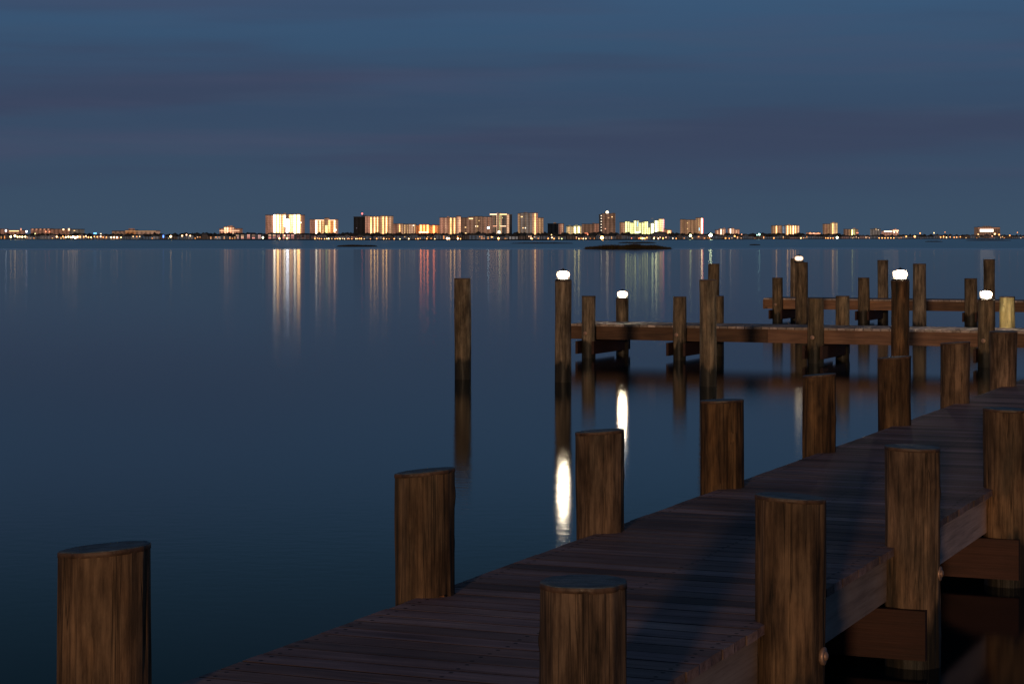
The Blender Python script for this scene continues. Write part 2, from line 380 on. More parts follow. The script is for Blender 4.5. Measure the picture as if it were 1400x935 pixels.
def pile(X, Y, dia, ztop, label, cat='pile', group='piles', near=False, mat=None, tilt=(0,0), lean=(0,0), bolt=None, cap=True, name='dock_pile', splice=0):
    PID[0] += 1; sd = PID[0]*1.37
    rnd = random.Random(PID[0]*31)
    root = empty(name, (X, Y, -1.2)); tag(root, label, cat, group)
    r = dia/2; n = 84 if near else 30
    zt = ztop+1.2
    lo = max(0, zt-1.35) if near else 0
    zs = [0.0]
    if near:
        zs += [zt-1.6+i*.024 for i in range(int(1.6/.024))]; zs = sorted(set(z for z in zs if 0 <= z < zt-.012))
    else:
        k = 36; zs = [i*zt/k for i in range(k)]
    zs += [zt-.010, zt]
    cracks = [(rnd.uniform(0, 2*PI), rnd.uniform(.025, .05), rnd.uniform(1.0, zt-.4), rnd.uniform(zt-.35, zt+.3), rnd.uniform(.004, .012)) for _ in range(13)]
    knots = [(rnd.uniform(0, 2*PI), rnd.uniform(1.2, zt-.1), rnd.uniform(.014, .03), rnd.uniform(.004, .009)) for _ in range(9)]
    mb = MB(); rings = []
    for z in zs:
        ring = []
        edge = .004 if z == zt else 0
        for j in range(n):
            a = 2*PI*j/n
            taper = 1.03 - .03*(z/zt)
            q = outline(r*taper, a, z, sd, cracks, knots)-edge
            x, y = q*math.cos(a), q*math.sin(a)
            k = max(0, (z-(zt-.25))/.25)
            zz = z + k*(tilt[0]*x+tilt[1]*y)
            ring.append((x+lean[0]*(z-1.2), y+lean[1]*(z-1.2), zz))
        rings.append(ring)
    mb.ring_surface(rings)
    mb.build('post', mat or M_pile, root)
    if cap:
        cb = MB(); rings = []
        for (dz, k, e) in ((-.012,1,.000), (-.0115,1,.0012), (.0035,1,.0012), (.0065,1,-.0015), (.0068,.85,0), (.0075,.45,0), (.007,.02,0)):
            ring = []
            for j in range(n):
                a = 2*PI*j/n
                q = (outline(r, a, zt, sd, [], [])+e)*k + (.004*noise.noise(Vector((math.cos(a)*5, math.sin(a)*5, sd))) if k == 1 else 0)
                x, y = q*math.cos(a), q*math.sin(a)
                ring.append((x+lean[0]*(zt-1.2), y+lean[1]*(zt-1.2), zt+dz+tilt[0]*x+tilt[1]*y+(.003*noise.noise(Vector((x*18, y*18, sd))) if k < 1 else 0)))
            rings.append(ring)
        cb.ring_surface(rings); cb.build('cap', M_cap, root)
    if bolt:
        for (bx, by, bz) in bolt:      # unit direction in world and height
            bb = MB(); rr = r*1.02
            bb.lathe([(.019, -.01), (.019, .008), (.017, .013), (.010, .017), (.001, .018)], 14)
            o = bb.build('bolt', M_bolt, root)
            wa = MB(); wa.lathe([(.036, -.012), (.037, .003), (.034, .006), (.0195, .0065)], 16); wa.build('washer', M_bolt, o)
            dv = Vector((bx, by, 0)).normalized()
            o.location = (dv.x*rr+lean[0]*bz, dv.y*rr+lean[1]*bz, bz+1.2); o.rotation_euler = dv.to_track_quat('Z', 'Y').to_euler()
    return root

nR = (cs, -sn)      # to the right of the pier
nF = (-sn, -cs)     # back towards the camera
VL, VR = -3.97, -2.325
left = [ # px centre, width px, top row, label, tilt
 (141, 121, 750, 'thickest wooden pile standing in open water at the far left, top cut at a slant', (.085,-.03)),
 (581, 79, 645, 'brown wooden pile on the water side of the walkway with a reddish tilted top', (.10,-.035)),
 (820.5, 66, 590, 'brown cracked pile on the water side of the walkway beside the longest white reflection', (.07,-.035)),
 (987, 60, 548, 'brown pile beside the walkway, below the tall spotted mooring pole', (.03,-.035)),
 (1120.5, 45, 513, 'reddish pile on the water side of the walkway in front of the bolted dock pile', (.08,-.035)),
 (1222.5, 43.5, 489, 'reddish pile with a gleaming rim on the walkway edge right below a lamp pole', (.08,-.035)),
 (1306, 38.5, 469, 'dark brown pile on the walkway edge right of the gleaming one', (.06,-.035)),
 (1371, 37, 454, 'brown pile on the walkway edge just right of the lowest lamp', (.0,.0)),
]
for i, (px, wpx, ty, lab, tl) in enumerate(left):
    u = u_at(px, VL); X, Y = UV(u, VL)
    D = Y
    pile(X, Y, wpx*D/F, zof(ty, D), lab, 'pile', 'piles along the walkway', near=(i < 6), tilt=tl,
         lean=((.008, 0) if i == 0 else (0,0)), name='pier_pile')
right = [
 (798.5, 117, 797, 'wide pile in the foreground with a flat blue-grey top, its foot below the picture', (0,.0)),
 (1080.5, 92, 680, 'tall brown pile with a dark knot on the near side of the walkway', (-.06,-.02)),
 (1248, 73, 612, 'tall brown pile beside the protruding square beam end on the near side of the walkway', (-.03,.0)),
 (1377, 62, 560, 'dark stained pile at the right border on the near side of the walkway', (-.03,.0)),
]
for i, (px, wpx, ty, lab, tl) in enumerate(right):
    u = u_at(px, VR); X, Y = UV(u, VR)
    pile(X, Y, wpx*Y/F, zof(ty, Y), lab, 'pile', 'piles along the walkway', near=True, tilt=tl, bolt=[(nR[0], nR[1], .465)], name='pier_pile')

# ------------------------------------------------------------------ the long pier
def deck_root(name, label, cat, loc=(0,0,0)):
    o = empty(name, loc, -TH); tag(o, label, cat, 'timber docks'); return o
def boards_along(mb, axis, a0, a1, b0, b1, z, seed, w=.14, gap=.009, t=.038, notch=None):
    rnd = random.Random(seed); a = a0
    tnt = .5
    while a < a1:
        tnt = rnd.random(); e0, e1 = rnd.uniform(-.005, .005), rnd.uniform(-.005, .005)
        dz = rnd.uniform(-.0005, .0005); dz2 = rnd.uniform(-.0005, .0005)
        ww = w*rnd.uniform(.97, 1.0); sk = rnd.uniform(-.003, .003)
        lo, hi = b0+e0, b1+e1
        if notch:
            lo, hi = notch(a, a+ww, lo, hi)
        P = [(a, lo), (a+ww, lo), (a+ww+sk, hi), (a+sk, hi)]
        if axis == 'y': P = [(q, p) for p, q in P][::-1]
        else: P = P
        pts = [(p, q, z-t) for p, q in P]+[(p, q, z+(dz if k in (0,1) else dz2)) for k, (p, q) in enumerate(P)]
        mb.quadbox(pts, tnt); mb.ac += [0,1,1,0]*2; a += w+gap*rnd.uniform(.6, 1.5)
pier = deck_root('pier', 'long boardwalk pier of weathered planks running away to the right', 'pier')
EL, ER = -3.95, -2.394
pile_us = [(u_at(p[0], VL), p[1]*.0005) for p in left]
mb = MB()
boards_along(mb, 'y', 1.5, 58, EL, ER, ZD, 5)
# 'y' stacking runs along local y; boards lie along local x
mb.build('decking', M_deck, pier, tint=True)
for vv, nm in ((ER-.045-.045, 'stringer'), (EL+.02, 'stringer'), ((EL+ER)/2, 'stringer')):
    mb = MB(); u = 1.5; k = 0
    while u < 58:
        u2 = min(58, u+4.72)
        mb.box(vv, u+.002, ZD-.038-.235, vv+.045, u2-.002, ZD-.040, random.random()); u = u2; k += 1
    mb.build(nm, M_beam, pier, tint=True)
caps = [u_at(p[0], VR) for p in right]
caps = caps + [caps[-1]+2.4*(i+1) for i in range(18)]
for i, u in enumerate(caps):
    for s in (-1, 1):
        if s == 1 and i > 3: continue
        mb = MB(); c = u+s*(.13+.024)
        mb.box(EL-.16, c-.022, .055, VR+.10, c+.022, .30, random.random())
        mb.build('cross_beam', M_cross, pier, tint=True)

# ------------------------------------------------------------------ finger docks
def finger(label, u0, v0, v1, depth, pu, seed):
    r = deck_root('finger_dock', label, 'dock')
    mb = MB()
    boards_along(mb, 'x', v0-.02, v1, u0-.03, u0+depth+.03, ZD, seed)
    mb.build('decking', M_deck2, r, tint=True)
    for uu in (u0, u0+depth-.045):
        mb = MB(); v = v0; rnd = random.Random(seed+int(uu*10))
        while v < v1:
            v2 = min(v1, v+3.66)
            mb.box(v+.002, uu, ZD-.038-.235, v2-.002, uu+.045, ZD-.040, rnd.random()); v = v2
        mb.build('stringer', M_beam2, r, tint=True)
    mb = MB(); mb.box(v0-.047, u0+.002, ZD-.038-.235, v0-.002, u0+depth-.002, ZD-.040, .5); mb.build('end_board', M_beam2, r, tint=True)
    for v in pu:
        for s in (-1, 1):
            mb = MB(); c = v+s*.155
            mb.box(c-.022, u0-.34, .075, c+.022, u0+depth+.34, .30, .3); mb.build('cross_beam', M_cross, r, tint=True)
    return r
U1, U2 = 35.58, 52.6
v_end = EL-.01
f1 = [(805, 19, 405, 'short bolted pile at the left end of the nearer finger dock, front side', None),
      (929, 17.4, 406, 'short bolted pile on the nearer finger dock, left of the tall spotted pole', None),
      (1115, 21, 408, 'greenish bolted pile on the front of the nearer finger dock, halfway along', 'g'),
      (1348.5, 22.5, 410, 'pile under the lowest lamp at the right on the nearer finger dock', 'g')]
vs1 = [v_at(p[0], U1-.13) for p in f1]
vs2 = [v_at(p, U2-.13) for p in (1063, 1181, 1327.5)]
finger('nearer finger dock of brown planks crossing the right half of the water', U1, v_at(781, U1), v_end, 1.22, vs1, 11)
finger('farther finger dock behind the nearer one, reaching from the middle to the right edge', U2, v_at(1045.5, U2), v_end, 1.22, vs2, 23)
def fpile(px, u, wpx, ty, lab, grp, mat=None, bolt=False, name='dock_pile', lean=(0,0), dz=None):
    v = v_at(px, u); X, Y = UV(u, v)
    bl = [(nF[0]*.97-.2, nF[1]*.97, .44)] if bolt else None
    return pile(X, Y, wpx*Y/F, dz if dz else zof(ty, Y), lab, 'pile', grp, mat=mat, bolt=bl, name=name, lean=lean), X, Y
G1, G2 = 'short piles carrying the finger docks', 'tall mooring poles standing off the docks'
for (px, w, ty, lab, k) in f1: fpile(px, U1-.135, w, ty, lab, G1, M_pile_grey if k == 'g' else M_pile_grey, bolt=True)
ub = U1+1.22+.135
_, Lx1, Ly1 = fpile(851, ub, 17, 409, 'pile under the second lamp from the left, on the back of the nearer finger dock', G1, M_pile_grey)
fpile(980, ub, 19, 405, 'pile half hidden behind the tall spotted mooring pole', G1, M_pile_grey)
fpile(1152, ub, 18.2, 405, 'tan pile between the two docks, on the back of the nearer finger dock', G1, M_pile_grey)
fpile(1377, ub, 20.5, 406, 'pale yellow new pile at the right on the back of the nearer finger dock', G1, M_pile_yellow)
for px, w, ty, lab in ((1063, 14, 380, 'short pile at the left end of the farther finger dock'),
                       (1181, 16, 380, 'short dark pile on the front of the farther finger dock'),
                       (1327.5, 17, 381, 'short pile on the front of the farther finger dock behind the lowest lamp')):
    fpile(px, U2-.135, w, ty, lab, G1, M_pile_grey, bolt=(px == 1063))
UM = 29.3
fpile(633, UM, 21.8, 381, 'leaning mooring pole alone in the open water, leftmost of the tall ones', G2, M_pile_grey, name='mooring_pole', lean=(-.006,0))
_, Lx0, Ly0 = fpile(770, UM, 21.8, 384, 'tall mooring pole under the leftmost lamp', G2, M_pile_grey, name='mooring_pole')
fpile(968, UM, 23.6, 383, 'tall spotted mooring pole in front of the nearer dock, without a lamp', G2, M_pile_grey, name='mooring_pole')
_, Lx3, Ly3 = fpile(1231, UM, 25, 384, 'tall reddish mooring pole under the lamp right of centre', G2, M_pile, name='mooring_pole')
U3 = 46.4
fpile(975.5, U3, 15.2, 361, 'dark pole rising behind the spotted mooring pole', G2, M_pile_grey, name='mooring_pole')
_, Lx2, Ly2 = fpile(1096, U3, 16.5, 359, 'tall mooring pole under the highest lamp', G2, M_pile_grey, name='mooring_pole')
fpile(1257, U3, 18, 361, 'tall pole just right of the lamp pole between the two docks', G2, M_pile_grey, name='mooring_pole')
U4 = U2+1.22+.14
_, Lx5, Ly5 = fpile(1088, U4, 14.5, 354, 'pole behind the highest lamp, on the back of the farther dock', G2, M_pile_grey, name='mooring_pole')
fpile(1207, U4, 14.5, 356, 'tall pole left of the lamp on the back of the farther dock', G2, M_pile_grey, name='mooring_pole')
fpile(1352.5, U4, 15.2, 355, 'tall pole above the lowest lamp on the back of the farther dock', G2, M_pile_grey, name='mooring_pole')

# lamps on the piles
GLB = {}
def globe_mat(s):
    if s not in GLB:
        m, nt, out = newmat('lamp_glow_%d' % s); L = nt.links
        lw = N(nt, 'ShaderNodeLayerWeight', i_Blend=.5)
        f = math_(nt, 'SUBTRACT', 1.0, lw.outputs['Facing'])
        e = N(nt, 'ShaderNodeEmission'); L.new(ramp(nt, f, [(.0, (1,.42,.18)), (.35, (1,.62,.36)), (.7, (1,.84,.62))]), e.inputs[0])
        L.new(math_(nt, 'ADD', math_(nt, 'MULTIPLY', math_(nt, 'POWER', f, 3.0), float(s)), 1.1), e.inputs[1])
        L.new(e.outputs[0], out.inputs[0]); GLB[s] = m
    return GLB[s]
def lamp(X, Y, ztop, label, k=190):
    r = empty('dock_lamp', (X, Y, ztop+.008)); tag(r, label, 'lamp', 'lit lamps on the dock piles')
    b = MB(); b.lathe([(.115,0), (.12,.012), (.10,.022), (.09,.03), (.001,.031)], 24); b.build('base', M_metal, r)
    g = MB(); g.lathe([(.050,.032), (.078,.044), (.092,.062), (.098,.085), (.092,.108), (.078,.126), (.050,.138), (.001,.139)], 28); g.build('globe', globe_mat(k), r)
    f = MB(); f.lathe([(.046,.138), (.056,.140), (.050,.150), (.030,.160), (.001,.162)], 20); lo = f.build('lid', M_metal, r)
    f = MB(); f.lathe([(.012,.161), (.014,.170), (.009,.178), (.001,.180)], 12); f.build('finial', M_metal, lo)
    for i in range(3):
        a = 2*PI*i/3+.5; f = MB(); x, y = .103*math.cos(a), .103*math.sin(a)
        f.box(x-.004, y-.004, .030, x+.004, y+.004, .136); f.build('rib', M_metal, r)
lamp(Lx0, Ly0, zof(384, Ly0), 'small glowing lamp on the leftmost lit mooring pole')
lamp(Lx1, Ly1, zof(409, Ly1), 'glowing lamp on the short pile behind the nearer dock, second from the left')
lamp(Lx2-.06, Ly2, zof(359, Ly2), 'highest glowing lamp, on the pole between the two docks', 3)
lamp(Lx3, Ly3, zof(384, Ly3), 'glowing lamp on the reddish mooring pole right of centre', 600)
v = v_at(1348.5, U1-.135); X, Y = UV(U1-.135, v)
lamp(X, Y, zof(410, Y), 'lowest glowing lamp, near the right edge above the walkway', 600)

# small dry leaf on the planks
lf = empty('fallen_leaf', (0,0,0)); 
D = 1.548*F/(818-HY); lf.location = ((603-700)/F*D, D, ZD+.006); tag(lf, 'tiny orange leaf lying on the planks beside the second pile', 'leaf')
mb = MB(); mb.v = [(-.012,-.006,0),(0,-.011,.004),(.014,-.004,.001),(.012,.008,.007),(-.004,.011,.003)]; mb.f = [(0,1,2,3,4)]; mb.sm = [False]; mb.t = [.5]*5
mb.build('blade', M_pebble, lf)

# ------------------------------------------------------------------ marsh islands
def island(x0, x1, yb, hpx, n, dep, glabel):
    D = H*F/(yb-HY); X0, X1 = (x0-700)/F*D, (x1-700)/F*D
    cx, rx = (X0+X1)/2, (X1-X0)/2; ry = dep/2; cy = D+ry
    mb = MB(); rings = []
    for k, z in ((1.0,-.05), (.97,.06), (.85,.13), (.5,.18), (.02,.2)):
        rings.append([(rx*k*math.cos(2*PI*j/60)*(1+.03*math.sin(j*.9)), ry*k*math.sin(2*PI*j/60)*(1+.12*math.sin(j*.7)), z) for j in range(60)])
    mb.ring_surface(rings)
    tag(mb.build('marsh_island', M_marsh, loc=(cx, cy, 0)), kind='structure')
    g = MB(); hm = hpx/F*D
    rnd = random.Random(int(x0))
    for i in range(n):
        a = rnd.uniform(0, 2*PI); q = math.sqrt(rnd.random())*.96
        x, y = rx*q*math.cos(a), ry*q*math.sin(a)
        e = max(0, 1-(abs(x)/rx)**3.0)
        h = hm*(.35+.65*rnd.random())*(.35+.65*e)*(.7+.5*noise.noise(Vector((x*.35, y*.3, x0))))
        if h < .04: continue
        w = rnd.uniform(.02,.07)*max(1, D/500); lx = rnd.uniform(-.25,.25)*h; ly = rnd.uniform(-.2,.2)*h
        an = rnd.uniform(0, PI); wx, wy = w*math.cos(an), w*math.sin(an); b = len(g.v)
        g.v += [(x-wx,y-wy,.05),(x+wx,y+wy,.05),(x+lx,y+ly,.12+h)]; g.f.append((b,b+1,b+2)); g.sm.append(False); g.t += [.5]*3
    tag(g.build('marsh_grass', M_grass, loc=(cx, cy, 0)), glabel, 'grass', kind='stuff')
island(798, 922, 340.8, 8.5, 9000, 7, 'dark marsh grass on the largest low island')
island(846, 900, 332.8, 2.4, 2500, 14, 'thin strip of marsh grass behind the largest island')
island(698, 785, 333.2, 1.6, 3000, 14, 'faint low strip of marsh grass left of the largest island')
island(458, 515, 337.5, 3.6, 3000, 8, 'small dark patch of marsh grass left of centre')
island(1026, 1041, 335.5, 1.6, 500, 5, 'tiny patch of marsh grass right of the largest island')
island(1268, 1292, 330.8, 1.6, 600, 12, 'short strip of marsh grass near the right side')
island(1325, 1388, 329.2, 2.0, 2000, 25, 'long strip of marsh grass at the far right')

# ------------------------------------------------------------------ far shore
def shore_y(px):
    pts = [(-400,327.4), (0,327.7), (350,328.4), (700,328.8), (950,328.0), (1150,327.0), (1400,326.7), (1900,326.5)]
    for (a, ya), (b, yb) in zip(pts, pts[1:]):
        if a <= px <= b: return ya+(yb-ya)*(px-a)/(b-a)
    return 327
def shore_D(px): return H*F/(shore_y(px)-HY)
def PX(px, D): return (px-700)/F*D
GZ = .9
mb = MB(); pts = []
for px in range(-380, 1881, 20):
    D = shore_D(px)*(1+.012*math.sin(px*.05)); pts.append((PX(px, D), D))
n = len(pts)
for (x, y) in pts: mb.v.append((x, y, -.3))
for (x, y) in pts: mb.v.append((x, y+3, GZ-.25))
for (x, y) in pts: mb.v.append((x*1.02, y+60, GZ))
for (x, y) in pts: mb.v.append((x/y*9500, 9500, GZ))
for k in range(3):
    for i in range(n-1): mb.f.append((k*n+i, k*n+i+1, (k+1)*n+i+1, (k+1)*n+i)); mb.sm.append(True)
mb.t = [.5]*len(mb.v)
tag(mb.build('ground', M_land), kind='structure')

# far trees: one dark mass behind and between the houses
mb = MB(); rnd = random.Random(3)
ico = [(0,0,1),(.894,0,.447),(.276,.851,.447),(-.724,.526,.447),(-.724,-.526,.447),(.276,-.851,.447),(.724,.526,-.447),(-.276,.851,-.447),(-.894,0,-.447),(-.276,-.851,-.447),(.724,-.526,-.447),(0,0,-1)]
icf = [(0,1,2),(0,2,3),(0,3,4),(0,4,5),(0,5,1),(1,6,2),(2,7,3),(3,8,4),(4,9,5),(5,10,1),(6,7,2),(7,8,3),(8,9,4),(9,10,5),(10,6,1),(11,7,6),(11,8,7),(11,9,8),(11,10,9),(11,6,10)]
def clump(x, y, z, rx, rz):
    b = len(mb.v)
    for (a, c, e) in ico:
        k = rnd.uniform(.6, 1.35)
        mb.v.append((x+a*rx*k, y+c*rx*k, z+e*rz*k)); mb.t.append(.5)
    for f in icf: mb.f.append(tuple(b+i for i in f)); mb.sm.append(False)
px = -260.0
while px < 1700:
    D = shore_D(px)+rnd.uniform(160, 420)
    top = 321.4 + 1.5*noise.noise(Vector((px*.03, 1, 0))) + rnd.uniform(-.9, 1.2)
    if 1150 < px: top += 1.2
    if px < 260: top += .4
    zt = zof(top, D)
    nn = 3
    for k in range(nn):
        z = zt*(k+.7)/nn; clump(PX(px, D)+rnd.uniform(-2,2), D+rnd.uniform(-6,6), z, rnd.uniform(2.2,4.5), rnd.uniform(1.6, 3.0))
    px += rnd.uniform(1.2, 2.6)
tag(mb.build('distant_trees', M_foliage), 'dark mass of trees between and behind the shore houses', 'trees', kind='stuff')

PINK, ORG, YEL, CRM, GRN, TAN, WHT, BRN, RED_ = (.78,.34,.20), (1.0,.36,.10), (1.0,.60,.26), (1.0,.58,.34), (.80,.80,.34), (.68,.38,.19), (1.0,.80,.58), (.30,.16,.10), (1.0,.25,.12)
W_PINK, W_TAN, W_BRN, W_GRY, W_DARK, W_ORG, W_GRN = (.58,.28,.19), (.50,.27,.155), (.30,.165,.11), (.22,.18,.16), (.035,.035,.042), (.95,.38,.14), (.55,.52,.32)
def tower(label, x0, x1, top, segs, bays=(), bars=(), wins=(), pent=(), lights=(), back=900, base=None, cat='apartment block', rand_win=0):
    D = shore_D((x0+x1)/2)+back
    xm = PX((x0+x1)/2, D)
    r = empty('apartment_tower', (xm, D, GZ)); tag(r, label, cat, 'lit apartment blocks along the far shore')
    k = D/F
    def lx(px): return (px-(x0+x1)/2)*k
    def lz(y): return max(.6, zof(y, D)-GZ)
    for i, (a, b, t, col, s) in enumerate(segs):
        w = MB(); dy = -1.2*(i % 3)
        w.box(lx(a), dy, 0, lx(b)-.01, 16, lz(t)); wo = w.build('wall', wall_mat(col, s), r)
        rf = MB(); rf.box(lx(a)-.3, dy-.4, lz(t)+.01, lx(b)+.3 if i == len(segs)-1 else lx(b)-.32, 16.4, lz(t)+.7); rf.build('roof', M_roof[i % 3], wo)
    for (px, w_, col, s, *yy) in bays:
        y1 = yy[0] if yy else None
        tz = lz(y1 if y1 else min([t for (a, b, t, _, _) in segs if a <= px <= b] or [top]))-.4
        bz = lz(yy[1]) if len(yy) > 1 else 1.0
        m2 = MB(); m2.box(lx(px-w_/2), -4.2, bz, lx(px+w_/2), -.3, max(bz+1, tz)); m2.build('balcony_stack', lit_bay(col, s), r)
    for (a, b, y, h, col, s) in bars:
        m2 = MB(); m2.box(lx(a), -5.4, lz(y), lx(b), -5.0, lz(y)+h*k); m2.build('light_band', G(col, s), r)
    for (px, y, w_, h, col, s) in wins:
        m2 = MB(); m2.box(lx(px-w_/2), -5.8, lz(y)-h*k/2, lx(px+w_/2), -5.5, lz(y)+h*k/2); m2.build('window', G(col, s), r)
    rnd = random.Random(int(x0*7))
    for i in range(rand_win):
        px = rnd.uniform(x0+1, x1-1); y = rnd.uniform(top+2, 318)
        m2 = MB(); m2.box(lx(px), -5.8, lz(y), lx(px)+1.6, -5.5, lz(y)+1.5); m2.build('window', G(rnd.choice((YEL, CRM, WHT)), rnd.uniform(.4, 1.5)), r)
    for (a, b, t, col, s) in pent:
        w = MB(); w.box(lx(a), 3, lz(top)+.72, lx(b), 11, max(lz(t), lz(top)+1.5)); w.build('penthouse', wall_mat(col, s), r)
    for (px, y, rad, col, s) in lights:
        g = MB(); g.lathe([(.05,-rad),(rad*.7,-rad*.7),(rad,0),(rad*.7,rad*.7),(.05,rad)], 10, at=(lx(px), 2, lz(y))); g.build('beacon', G(col, s), r)
        g = MB(); g.box(lx(px)-.15, 1.85, lz(top)+.71, lx(px)+.15, 2.15, max(lz(top)+.8, lz(y)-rad)); g.build('mast', M_metal, r)
    return r

def many(a, b, n, w, col, s, jit=.35):
    return [(a+(b-a)*(i+.5)/n, w, col, s*(1+jit*math.sin(i*2.7+a))) for i in range(n)]
tower('wide low pink lit block left of the brightest tower', 300, 330, 310.5, [(300,306,313,W_PINK,.7),(306,319,310.5,W_PINK,1.0),(319,329.5,313,W_PINK,.8)],
      [(303.5,1.6,PINK,1.6),(308,1.8,CRM,2.0),(311.5,1.8,CRM,2.2),(315.5,1.8,PINK,2.0),(319,1.8,CRM,1.6),(323,1.4,PINK,1.0),(327,1.4,PINK,1.0)], bars=[(301,328,316,1.0,CRM,1.3)], pent=[(311,317,308.5,W_PINK,.8)])
tower('brightest and widest tower with glaring white vertical stripes', 363, 415, 293.5,
      [(363,375,294.5,W_PINK,.85),(375,391.6,293.5,W_TAN,.95),(391.6,393.6,297,W_DARK,.3),(393.6,410,293.5,W_TAN,1.0),(410,415,294.5,W_PINK,.8)],
      [(366,1.0,PINK,.7),(370.5,1.0,PINK,.9),(375.6,2.4,WHT,5.0),(380.3,3.0,YEL,6.0),(384,1.2,CRM,2.4),(387.2,1.4,YEL,2.0),(389.6,2.2,WHT,4.5,294,310),
       (393.4,3.4,(1,.93,1),6.5,299.5,319),(397,1.6,YEL,3.0),(399.4,1.4,CRM,2.6),(403.2,2.2,WHT,5.0),(406,1.0,YEL,2.4),(408.6,3.4,YEL,6.0),(412,1.2,PINK,1.1)],
      wins=[(411.8,304.5,1.8,1.5,WHT,3),(400,313.5,1.2,1.2,YEL,3)], pent=[(387,390,291.5,W_PINK,.8)])
tower('lit orange-cream tower with a rounded central bay, second large one from the left', 423.5, 461, 300.5,
      [(423.5,431.5,300.5,W_PINK,.75),(431.5,444,301,W_ORG,.7),(444,449,298.5,W_TAN,1.1),(449,458.5,301,W_ORG,.8),(458.5,461,300.5,W_PINK,.9)],
      [(426,1,PINK,.6),(429.5,1,PINK,.7),(432.8,1.8,WHT,3.6),(435.5,1.2,YEL,1.5),(437.9,1.3,CRM,2.6),(441.6,2.6,YEL,1.6),(446.5,3.0,GRN,1.8,308,319),(450.6,2.2,YEL,2.0),(454.2,1.0,ORG,1.4),(457.6,1.8,CRM,4.0),(460,1.2,PINK,1.0)],
      bars=[(431.5,443.5,301.6,.8,CRM,2.2),(449.5,458.5,301.6,.8,CRM,2.0)], wins=[(459.6,314.5,2.2,1.6,WHT,5)])
tower('tower half black and half pink with a red light on its roof', 483.5, 537, 296.5,
      [(483.5,499.5,297,W_DARK,.15),(499.5,506,296,W_PINK,1.1),(506,519,296.5,W_TAN,1.1),(519,536.8,296,W_TAN,1.25)],
      [(507.5,1.4,YEL,3.0),(512.4,1.4,YEL,3.2),(516.3,1.2,YEL,2.6),(524,1.4,YEL,2.6),(528.6,1.3,YEL,3.2),(533.5,1.0,CRM,1.3)], pent=[(494,500,294.5,W_DARK,.3),(520,525,295,W_TAN,1)],
      lights=[(495,292.3,1.1,(1,.18,.16),3.0)], rand_win=0, wins=[(488,312,1,1,(.3,.25,.3),.6)])
tower('small tan block right of the half black tower', 536.8, 551, 306.5, [(536.8,544,306.5,W_PINK,.55),(544,551,306.5,W_TAN,.8)], [(546.6,1.4,YEL,1.8),(540,1,PINK,.7),(550,.8,CRM,1.0)], back=1050)
tower('low striped grey and cream block left of the orange one', 551.8, 568.4, 306.8, [(551.8,558,307,W_BRN,1.2),(558,568.4,306.8,W_BRN,1.6)],
      [(553.5,1.1,YEL,1.5),(557.5,1.1,YEL,1.2),(560.5,1.0,CRM,1.3),(563.5,.9,CRM,1.6),(567,.9,YEL,1.5)], wins=[(565.5,308.5,1.3,1.2,WHT,3)])
tower('low block glowing bright orange', 568.6, 601, 307.8, [(568.6,573,308.5,W_ORG,.45),(573,587,307.5,W_ORG,1.1),(587,601,308.3,W_ORG,.65)],
      [(575.6,2.0,(1,.30,.10),7.5),(580,1.5,(1,.26,.08),6.5),(584.7,2.0,(1,.30,.10),7.5),(588.5,1.2,ORG,1.4),(593.3,2.6,(1,.28,.09),7.5),(598,1.0,ORG,1.2)],
      bars=[(573,586,318.3,1.2,(1,.6,.3),5)])
tower('beige tower with two yellow stripes and a raised right corner', 601, 629.8, 297.8, [(601,613,298,W_PINK,1.0),(613,624,298,W_TAN,1.1),(624,629.8,296,W_PINK,1.25)],
      [(605,1.0,PINK,1.0),(609.5,1.0,CRM,1.0),(616.4,1.5,YEL,2.2),(621.4,1.5,YEL,2.2),(626.5,1.2,CRM,1.5),(629,.9,CRM,1.8)], pent=[(611,614,296,W_PINK,1)])
tower('broad brown tower with dark balconies and a few lit rooms', 630.2, 672, 297.2, [(630.2,640,298.2,W_BRN,.9),(640,648,297,W_BRN,1.2),(648,660,296.5,W_BRN,1.1),(660,672,297,W_BRN,1.5)],
      [(633,1,BRN,.5),(643,1.3,PINK,.45),(652,1.2,YEL,.4),(657,1.2,BRN,.8),(663,1.4,PINK,.6),(668,1.4,PINK,.7)],
      wins=[(644,299.2,5.5,1.3,YEL,2.6),(636.6,311,2,1.2,YEL,1.8),(650.5,309.5,1.3,1.3,WHT,2.2),(653,309.5,1.8,1.3,YEL,2.4),(636.8,319,2,1.3,YEL,2.6),(667.7,311.6,2.6,2.6,(.6,.85,1.0),6.0),(655,302,1,1.4,YEL,1.4)], back=850)
tower('cream framed tower with dark glass halves and bright top band', 670, 700, 292.8, [(670,681,294,W_GRY,.6),(681,686,292,W_TAN,1.5),(686,692.6,293.8,W_GRY,.5),(692.6,696.2,293,W_TAN,1.8),(696.2,700,294,W_DARK,.5)],
      [(673,.8,PINK,.7),(675.6,.7,TAN,.8),(679.2,1.2,CRM,1.3),(683.4,1.5,GRN,1.2),(694.4,1.8,CRM,1.5)],
      bars=[(669.8,679.5,294,1.3,CRM,3.0),(683.5,693,294,1.3,YEL,2.6),(674,679.5,309.8,.9,PINK,2.0),(684,692,309.8,.9,CRM,2.6)], wins=[(682.3,317.5,2.8,2.8,(1,.95,.75),6),(687,298,.9,1.2,GRN,1.2)], pent=[(679,684,291.5,W_TAN,1.3)], back=1000)
